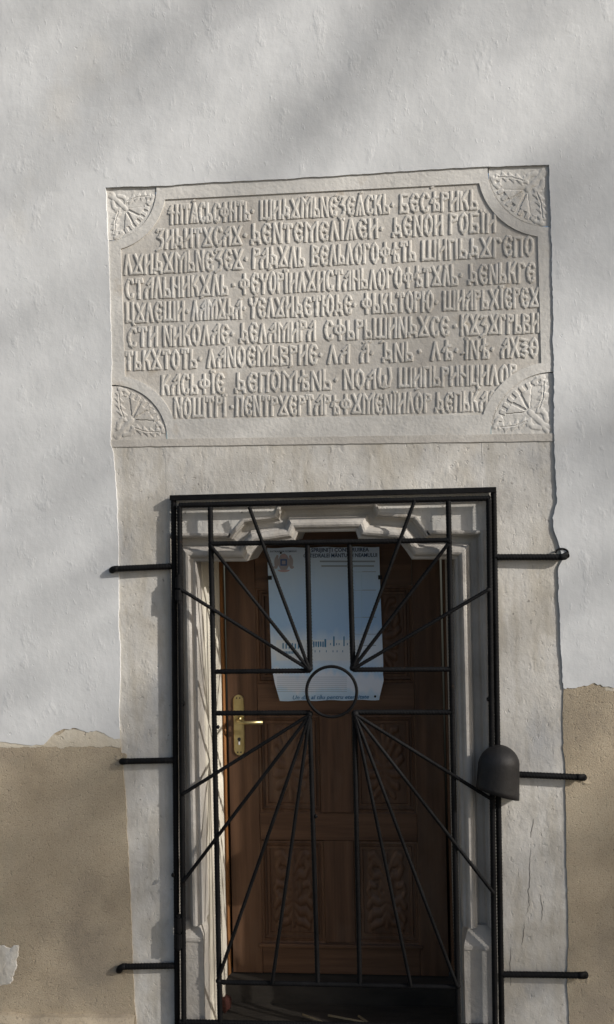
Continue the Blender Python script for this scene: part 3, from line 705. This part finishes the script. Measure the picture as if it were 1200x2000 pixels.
# paper print: washed blue sky over white, drawn as a colour ramp along the sheet
pm = bpy.data.materials.new('printed_paper'); pm.use_nodes = True; t = pm.node_tree; pb_ = t.nodes['Principled BSDF']; pb_.inputs['Roughness'].default_value = .6
tc = t.nodes.new('ShaderNodeTexCoord'); sp = t.nodes.new('ShaderNodeSeparateXYZ'); t.links.new(tc.outputs['Object'], sp.inputs[0])
nz_ = t.nodes.new('ShaderNodeTexNoise'); nz_.inputs['Scale'].default_value = 9; mpn = t.nodes.new('ShaderNodeMapping'); mpn.inputs['Scale'].default_value = (2.5, 1, .5)
t.links.new(tc.outputs['Object'], mpn.inputs[0]); t.links.new(mpn.outputs[0], nz_.inputs['Vector'])
ad = t.nodes.new('ShaderNodeMath'); ad.operation = 'MULTIPLY_ADD'; ad.inputs[1].default_value = .10; t.links.new(nz_.outputs[0], ad.inputs[0]); t.links.new(sp.outputs[2], ad.inputs[2])
mr = t.nodes.new('ShaderNodeMapRange'); mr.inputs[1].default_value = pp(640, 1370).z+.05; mr.inputs[2].default_value = pp(640, 1070).z+.05; t.links.new(ad.outputs[0], mr.inputs[0])
rp = t.nodes.new('ShaderNodeValToRGB'); rp.color_ramp.elements[0].position = 0
for pos, c in ((0, (.54, .71, .88)), (.06, (.56, .72, .88)), (.09, (.72, .78, .88)), (.16, (.74, .79, .88)), (.20, (.50, .69, .88)), (.30, (.74, .80, .88)), (.40, (.62, .74, .88)), (.48, (.38, .58, .84)), (.64, (.42, .61, .85)), (.85, (.54, .69, .87)), (1, (.60, .72, .88))):
    if pos in (0,): rp.color_ramp.elements[0].color = (*c, 1)
    elif pos == 1: rp.color_ramp.elements[-1].color = (*c, 1)
    else:
        e = rp.color_ramp.elements.new(pos); e.color = (*c, 1)
t.links.new(mr.outputs[0], rp.inputs[0]); t.links.new(rp.outputs[0], pb_.inputs['Base Color'])
obj('paper', bm, pm, poster, smooth=True)
NAVY = plain('navy_ink', (.03, .07, .17)); BLUE = plain('blue_ink', (.07, .22, .42)); GREYI = plain('grey_ink', (.30, .36, .43)); WHT = plain('white_print', (.74, .80, .85)); PINK = plain('faded_red_ink', (.50, .38, .42)); SKYI = plain('pale_blue_ink', (.40, .60, .78)); TAUPE = plain('faded_brown_ink', (.40, .38, .42))
def strip(bm, x0, y0, x1, y1, e=.0006, n=8):
    A = [bm.verts.new(pp(x0+(x1-x0)*i/n, y0, e)) for i in range(n+1)]; B = [bm.verts.new(pp(x0+(x1-x0)*i/n, y1, e)) for i in range(n+1)]
    for i in range(n): bm.faces.new((A[i], A[i+1], B[i+1], B[i]))
def text(name, body, x0, x1, ybase, mat, par, hpx, offs=0, skew=0):
    cu = bpy.data.curves.new('t', 'FONT'); cu.body = body; cu.size = 1; cu.offset = offs; cu.resolution_u = 2; cu.shear = skew
    to = bpy.data.objects.new('t', cu); C.objects.link(to); dg = bpy.context.evaluated_depsgraph_get(); dg.update()
    me = bpy.data.meshes.new_from_object(to.evaluated_get(dg)); bpy.data.objects.remove(to)
    xs_ = [v.co.x for v in me.vertices]; a, b = min(xs_), max(xs_); cap = .73
    for v in me.vertices: v.co = pp(x0+(v.co.x-a)/(b-a)*(x1-x0), ybase-(v.co.y/cap)*hpx-.010*(v.co.x-a)/(b-a)*(x1-x0), .0012)
    me.name = name; me.materials.append(mat); o = bpy.data.objects.new(name, me); C.objects.link(o); o.parent = par; return o
text('heading', 'SPRIJINIȚI CONSTRUIREA', 608, 721, 1078, NAVY, poster, 7.6, .022)
text('heading', 'CATEDRALEI MÂNTUIRII NEAMULUI', 593, 737, 1089, NAVY, poster, 7.6, .022)
text('small_heading', 'PATRIARHIA ROMÂNĂ', 528, 580, 1079, NAVY, poster, 3.6, .01)
text('motto', 'Un dar al tău pentru eternitate', 572, 721, 1366, BLUE, poster, 8.0, .015, .25)
for y, a, b in ((1097, 625, 733), (1106, 628, 731)):
    bm = bmesh.new(); strip(bm, a, y-2, b, y+1, n=12); obj('print_line', bm, GREYI, poster)
for y in range(1322, 1352, 4):
    bm = bmesh.new(); strip(bm, 541, y, 678, y+.7); obj('print_line', bm, GREYI, poster)
for y in (1117, 1153, 1206, 1239, 1261):
    bm = bmesh.new(); strip(bm, 690, y-.2, 708, y+.3, n=2); strip(bm, 708, y-1.0, 735, y+.2, n=4); obj('side_note', bm, GREYI, poster)
bm = bmesh.new(); strip(bm, 706.5, 1122, 707.2, 1238, n=1); obj('side_rule', bm, SKYI, poster)
# church drawing: pale block with rows of dark blue windows
bm = bmesh.new()
strip(bm, 540, 1250, 702, 1290, .0004, 12)
obj('church_drawing', bm, WHT, poster)
bm = bmesh.new()
for i in range(6): strip(bm, 612+i*4.5, 1253, 614.6+i*4.5, 1264-(i % 2), .0009, 1)
strip(bm, 634, 1248, 637.5, 1264, .0009, 1); strip(bm, 651, 1243, 654, 1262, .0009, 1); strip(bm, 671, 1243, 673.5, 1262, .0009, 1)
WINK = plain('window_ink', (.08, .24, .42)); obj('church_windows', bm, WINK, poster); bm = bmesh.new()
for i in range(6): strip(bm, 552+i*6, 1256+(i % 3), 554.6+i*6, 1267, .0009, 1)
for i in range(8): strip(bm, 553+i*3, 1272, 555+i*3, 1277, .0009, 1)
obj('church_windows', bm, WINK, poster)
for x in (615, 624, 637, 650, 658, 669, 645, 657, 662, 678):
    bm = bmesh.new(); strip(bm, x, 1270 if x not in (645, 657, 662, 678) else 1256, x+1.5, 1274 if x not in (645, 657, 662, 678) else 1260, .0009, 1); obj('church_window', bm, WINK, poster)
# the small crest: blue shield under a crown between two supporters on a ribbon
bm = bmesh.new()
def disc(bm, cx, cy, rx, ry, e, n=14, a0=0, a1=360):
    c = [bm.verts.new(pp(cx+rx*math.cos(math.radians(a0+(a1-a0)*i/n)), cy-ry*math.sin(math.radians(a0+(a1-a0)*i/n)), e)) for i in range(n+1)]; bm.faces.new(c)
disc(bm, 554.5, 1098, 11, 17, .0006); 
for s in (-1, 1):
    disc(bm, 554.5+s*14, 1098, 4.5, 11, .0007); disc(bm, 554.5+s*12.5, 1087, 2.4, 3, .0009); disc(bm, 554.5+s*16, 1108, 4, 3, .0008)
crest = obj('crest', bm, TAUPE, poster)
bm = bmesh.new(); disc(bm, 554.5, 1113, 12, 4.5, .0010, 12, 180, 360); obj('ribbon', bm, PINK, crest)
bm = bmesh.new(); disc(bm, 554.5, 1086, 5, 3.5, .0012); obj('crown', bm, PINK, crest)
bm = bmesh.new(); strip(bm, 548, 1092, 561, 1105, .0014, 3); obj('shield', bm, plain('shield_ink', (.10, .17, .38)), crest)
bm = bmesh.new(); strip(bm, 551, 1095, 558, 1102, .0018, 2); obj('shield_charge', bm, TAUPE, crest)
for x, y in ((527, 1129), (743, 1128)):
    bm = bmesh.new(); a = pp(x-4, y+3.5, .002); b = pp(x+4, y-4.5, .002); box(bm, a.x, b.x, a.y-.002, a.y+.004, a.z, b.z); obj('tape', bm, BLACK, poster)
for x, y in ((549, 1080), (733, 1360)):
    bm = bmesh.new(); p = pp(x, y, .0005); tube(bm, [p, p+Vector((0, -.004, 0))], .004, 8); obj('drawing_pin', bm, BLACK, poster)

# ------------------------------------------------------------------ iron gate
gate = thing('iron_gate', 'black barred iron gate of ribbed rods with sunburst pattern and ring', 'gate')
YG, YO = -.030, -.014                                   # leaf bars, fixed outer frame
def gp(px, py, y=YG): return at(px, py, y)
def bar(name, a, b, r, y=YG, rib=True, par=gate, y2=None):
    bm = bmesh.new(); p, q_ = gp(*a, y), gp(*b, y if y2 is None else y2)
    if rib: rebar(bm, p, q_, r*.94)
    else: tube(bm, [p, q_], r, 4)
    return obj(name, bm, IRON, par, smooth=rib)
ZBOT = 2040
# outer fixed frame
def sqbar(name, a, b, h, y, dep):
    bm = bmesh.new(); p, q_ = gp(*a, y), gp(*b, y); d = (q_-p).normalized(); n = Vector((-d.z, 0, d.x))*h
    v = [bm.verts.new(c+n*s+Vector((0, t*dep, 0))) for c in (p, q_) for s, t in ((-1, -1), (1, -1), (1, 1), (-1, 1))]
    for f in ((0, 1, 2, 3), (7, 6, 5, 4), (0, 4, 5, 1), (1, 5, 6, 2), (2, 6, 7, 3), (3, 7, 4, 0)): bm.faces.new([v[i] for i in f])
    return obj(name, bm, IRON, gate, bevel=.0015)
sqbar('frame_bar', (333, 972.5), (969, 956.5), .009, YO-.002, .012)
bar('frame_bar', (339.5, 975), (347, ZBOT), .0105, YO)
bar('frame_bar', (964.5, 960), (981, ZBOT), .0105, YO)
# opening leaf
bar('leaf_bar', (350, 987), (958, 973), .0100)
bar('leaf_bar', (351, 988), (360, ZBOT), .0100)
bar('leaf_bar', (955, 975), (968, ZBOT), .0100)
bar('leaf_bar', (411, 990), (431, ZBOT), .0098)
bar('leaf_bar', (876, 978), (896, ZBOT), .0098)
bar('leaf_bar', (350, 1996), (968, 2006), .0100)
bar('cross_bar', (412, 1062), (880, 1055), .0092, YG-.004)
bar('cross_bar', (414, 1312), (606, 1310), .0088)
bar('cross_bar', (690, 1308), (885, 1307), .0088)
bar('cross_bar', (417, 1393), (606, 1392), .0092)
bar('cross_bar', (694, 1391), (888, 1391), .0092)
bar('cross_bar', (427, 1918), (895, 1928), .0092)
bar('upright_bar', (601, 1062), (606, 1308), .0098, YG+.002); bar('upright_bar', (683, 1060), (690, 1307), .0098, YG+.002)
bar('upright_bar', (605, 1392), (621, 1922), .0088, YG+.002); bar('upright_bar', (692, 1391), (703, 1924), .0088, YG+.002)
RAYS = [((603, 1306), (412, 1066)), ((603, 1303), (487, 990)), ((603, 1307), (352, 1150)),
        ((691, 1303), (876, 1062)), ((691, 1300), (810, 978)), ((691, 1306), (955, 1151)),
        ((605, 1396), (357, 1551)), ((605, 1397), (358, 1722)), ((605, 1398), (428, 1908)), ((605, 1398), (532, 1920)),
        ((694, 1395), (962, 1562)), ((694, 1396), (965, 1745)), ((694, 1398), (893, 1926)), ((694, 1400), (803, 1926))]
for i, (a, b) in enumerate(RAYS): bar('ray_bar', a, b, .0066, YG-.010+.0006*(i % 4))
# ring with weld blobs
bm = bmesh.new(); c = gp(648, 1351, YG-.012); R_ = 48.5*PXM
tube(bm, [c+Vector((R_*math.cos(2*math.pi*k/48), 0, R_*math.sin(2*math.pi*k/48))) for k in range(48)], .0052, 8, closed=True); obj('ring', bm, IRON, gate, smooth=True)
for i, (x, y) in enumerate(((604, 1306), (690, 1304), (605, 1395), (694, 1394), (412, 1064), (878, 1058), (357, 1550), (352, 1150), (955, 1152), (961, 1560), (427, 1916), (895, 1926), (964, 1745), (358, 1720))):
    bm = bmesh.new(); blob(bm, gp(x, y, YG-.003), .0125 if i < 4 else .009, seed=i, sub=2)
    obj('weld', bm, IRON, gate, smooth=True)
# hinges on the left, small stop pins on the uprights
for y0, y1 in ((1128, 1172), (1792, 1850)):
    bm = bmesh.new(); tube(bm, [gp(349, y0, YG-.004), gp(349.5, (y0+y1)/2-2, YG-.004)], .0125, 14); tube(bm, [gp(349.5, (y0+y1)/2+2, YG-.004), gp(350, y1, YG-.004)], .0135, 14)
    tube(bm, [gp(349.2, y0-6, YG-.004), gp(350, y1+6, YG-.004)], .007, 10); obj('hinge', bm, IRON, gate, smooth=False)
for x, y in ((359, 1374), (954, 1366), (338, 1709), (426, 1420), (617, 1594)):
    bm = bmesh.new(); blob(bm, gp(x, y, YG), .006, 1, 1, 1.2, x, 2); obj('weld_bead', bm, IRON, gate, smooth=True)
# wall brackets: ribbed rods from the frame, ends bent into the wall
def bracket(a, b, hook, turn):
    bm = bmesh.new(); p = gp(*a, YO); q_ = gp(*b, YO-.004)
    rebar(bm, p, q_, .0105)
    d = (q_-p).normalized()
    e = Vector((0, 0, -turn))
    tube(bm, [q_-d*.010, q_, q_+d*.010+Vector((0, .003, 0))+e*.3, q_+d*.016+Vector((0, .012, 0))+e*.8, q_+d*.018+Vector((0, .03, 0))+e*1.2, q_+d*.018+Vector((0, .07, 0))+e*1.3], .0105, 12, radii=[.0104, .0108, .0112, .0112, .0108, .0105])
    return obj('bracket', bm, IRON, gate, smooth=True)
bracket((336, 1106), (226, 1111), 0, .006); bracket((340, 1485), (246, 1487), 0, .004); bracket((342, 1886), (240, 1888), 0, .022)
bracket((968, 1088), (1098, 1088), 0, -.006); bracket((975, 1511), (1132, 1518), 0, .004); bracket((980, 1903), (1135, 1905), 0, .006)
bm = bmesh.new(); c = gp(1098, 1083, -.008)
tube(bm, [c+Vector((.020*math.cos(a*.3+2.6), -.004*math.sin(a*.3), .013*math.sin(a*.3+2.6)+.006)) for a in range(-12, 3)], .0032, 8); obj('wire_loop', bm, IRON, gate, smooth=True)
for i, (x, y, mm) in enumerate(((220, 1104, LIME), (236, 1478, RENDER), (246, 1896, RENDER), (1104, 1094, LIME), (1140, 1526, RENDER), (1144, 1914, RENDER))):
    bm = bmesh.new(); p = at(x, y, .004); blob(bm, p, .020, 1.1, .28, .9, i*3, 3, .55); obj('mortar_plug', bm, mm, wall)
# domed half shell hiding the lock
bm = bmesh.new(); Rr = .0715; top = gp(972, 1458, YG-.02).z; bot = gp(972, 1553, YG-.02).z; ccx = gp(973, 1500, YG-.02).x; ccy = YG+.006
rows = []
a0, a1 = math.radians(182), math.radians(362); NT = 26
prof2 = [(0.02, top)]+[(math.sin(math.radians(a)), top-Rr*.86*(1-math.cos(math.radians(a)))) for a in range(8, 91, 7)]+[(1, top-Rr*.86-(top-Rr*.86-bot)*k/6) for k in range(1, 7)]
for thick in (0, .0028):
    rows.append([[bm.verts.new((ccx+(Rr*rf-thick)*math.cos(a0+(a1-a0)*i/NT), ccy+(Rr*1.0*rf-thick)*math.sin(a0+(a1-a0)*i/NT), z-(thick if rf < .9 else 0))) for i in range(NT+1)] for rf, z in prof2])
for rr in rows:
    for A, B in zip(rr[:-1], rr[1:]):
        for i in range(NT): bm.faces.new((A[i], A[i+1], B[i+1], B[i]))
for i in range(NT): bm.faces.new((rows[0][-1][i], rows[0][-1][i+1], rows[1][-1][i+1], rows[1][-1][i]))
for e in (0, NT):
    for j in range(len(prof2)-1): bm.faces.new((rows[0][j][e], rows[0][j+1][e], rows[1][j+1][e], rows[1][j][e]))
cv = Vector((ccx, ccy, (top+bot)/2))
rot = Matrix.Rotation(math.radians(22), 3, 'Z') @ Matrix.Rotation(math.radians(4), 3, 'Y')
for v in bm.verts:
    k = max(0.0, (top-.05-v.co.z)/(top-.05-bot)); v.co.z -= k*(v.co.x-ccx)*.27
    v.co.x = ccx+(v.co.x-ccx)*(1+.07*k)
    v.co = cv+rot @ (v.co-cv)+Vector((0, -.002, 0))
obj('lock_cover', bm, LOCKM, gate, smooth=True)
bm = bmesh.new(); p = gp(972, 1500, YG-.02); box(bm, p.x-.03, p.x+.012, YG-.035, YG-.012, p.z-.035, p.z+.02); obj('lock_case', bm, IRON, gate, bevel=.003)

# ------------------------------------------------------------------ the tree beside the church whose thin branches dapple the wall
BARK = M('tree_bark', [(.3, (.05, .04, .03)), (.7, (.11, .09, .07))], 12, 6, .95)
LEAFM = M('autumn_leaves', [(.3, (.06, .05, .02)), (.7, (.12, .10, .04))], 6, 4, .8)
def toward_sun(px, py, d): return at(px, py, 0)+SUN*d
T0 = Vector((22.4, -9.4, -.085))
tree = thing('bare_tree', 'tall thinly leaved tree standing beside the church', 'tree', tuple(T0))
def leafcard(bm, c, s):
    a = Vector((rnd.uniform(-1, 1), rnd.uniform(-1, 1), rnd.uniform(-1, 1))).normalized(); n, b = frame_of(a)
    v = [bm.verts.new(c+a*s), bm.verts.new(c+n*s*.55+b*s*.1), bm.verts.new(c-a*s), bm.verts.new(c-n*s*.55+b*s*.1)]; bm.faces.new(v)
bm = bmesh.new(); tr = [T0+Vector((0, 0, -.1)), T0+Vector((.1, .05, 2)), T0+Vector((-.1, .1, 4.5)), T0+Vector((.15, -.1, 8)), T0+Vector((.0, .1, 12)), T0+Vector((.2, 0, 15.5))]
tube(bm, tr, .2, 12, radii=[.36, .27, .24, .19, .12, .04]); obj('trunk', bm, BARK, tree, smooth=True)
br_ = bmesh.new(); lv = bmesh.new()
def curve_limb(pts, r0, r1):
    P = []
    for a, b in zip(pts[:-1], pts[1:]):
        a, b = Vector(a), Vector(b)
        for k in range(6):
            t = k/6; P.append(a.lerp(b, t)+Vector((noise.noise(a*3+Vector((t*2, 0, 0))), noise.noise(a*3+Vector((0, t*2, 4))), noise.noise(a*3+Vector((7, 0, t*2)))))*.10)
    P.append(Vector(pts[-1])); n = len(P)-1
    tube(br_, P, r0, 6, radii=[r0+(r1-r0)*(i/n)**.7 for i in range(n+1)])
# long drooping sprays: (low left end, high right end) where their soft shade lies on the wall, leaf count, spread
SPRAYS = [((30, 270), (430, 10), 150, .10), ((-260, 170), (70, 20), 90, .10), ((-60, 420), (150, 330), 40, .10), ((480, 290), (700, 150), 45, .14), ((830, 170), (1010, 30), 50, .12), ((1060, 330), (1260, 190), 45, .12),
          ((-200, 760), (230, 590), 70, .10), ((-160, 1080), (215, 900), 110, .10), ((-120, 1260), (225, 1130), 70, .09), ((-120, 1420), (240, 1270), 130, .09), ((120, 700), (330, 640), 18, .12),
          ((1060, 930), (1280, 800), 80, .10), ((1050, 1180), (1280, 1080), 60, .10), ((-150, 1700), (300, 1500), 150, .12), ((-100, 1960), (330, 1700), 240, .14), ((900, 1780), (1260, 1560), 150, .14), ((980, 1480), (1260, 1330), 90, .12), ((820, 2010), (1260, 1800), 230, .16), ((250, 2040), (560, 1860), 150, .14), ((250, 1460), (420, 1330), 40, .10), ((240, 960), (640, 900), 30, .12)]
for i, (a, b, n, sp_) in enumerate(SPRAYS):
    d = 22.5+1.6*math.sin(i*2.1); A = toward_sun(*a, d); B = toward_sun(*b, d)
    up_ = Vector((.9, 0, 2.6+.3*(i % 4))); J = Vector((T0.x, T0.y, min(14.5, B.z+1.2)))
    curve_limb([J, B+up_*.5+(J-B)*.25, B, A], .022, .007)
    for k in range(int(n*((.30 if i == 0 else .22) if i < 3 else .12 if i < 6 else .42 if i < 10 else .75 if i < 13 else 1.15))):
        t = rnd.random()**.8; c = B.lerp(A, t)+Vector((rnd.gauss(0, sp_), rnd.gauss(0, .35), rnd.gauss(0, sp_)))
        leafcard(lv, c, rnd.uniform(.035, .065))
# the rest of the crown
for k in range(26):
    an = k*2.4; z = 6+k*.36; ln = 3.4*(1-.02*k); base = T0+Vector((0, 0, z))
    if math.cos(an) < -.2: ln *= .6
    tip = base+Vector((math.cos(an)*ln, math.sin(an)*ln, ln*.4)); curve_limb([base, base.lerp(tip, .5)+Vector((0, 0, .3)), tip], .06, .01)
    for q_ in range(26):
        leafcard(lv, base.lerp(tip, rnd.uniform(.35, 1))+Vector((rnd.gauss(0, .4), rnd.gauss(0, .4), rnd.gauss(0, .35))), rnd.uniform(.04, .08))
obj('branches', br_, BARK, tree, smooth=True)
obj('crown', lv, LEAFM, tree)
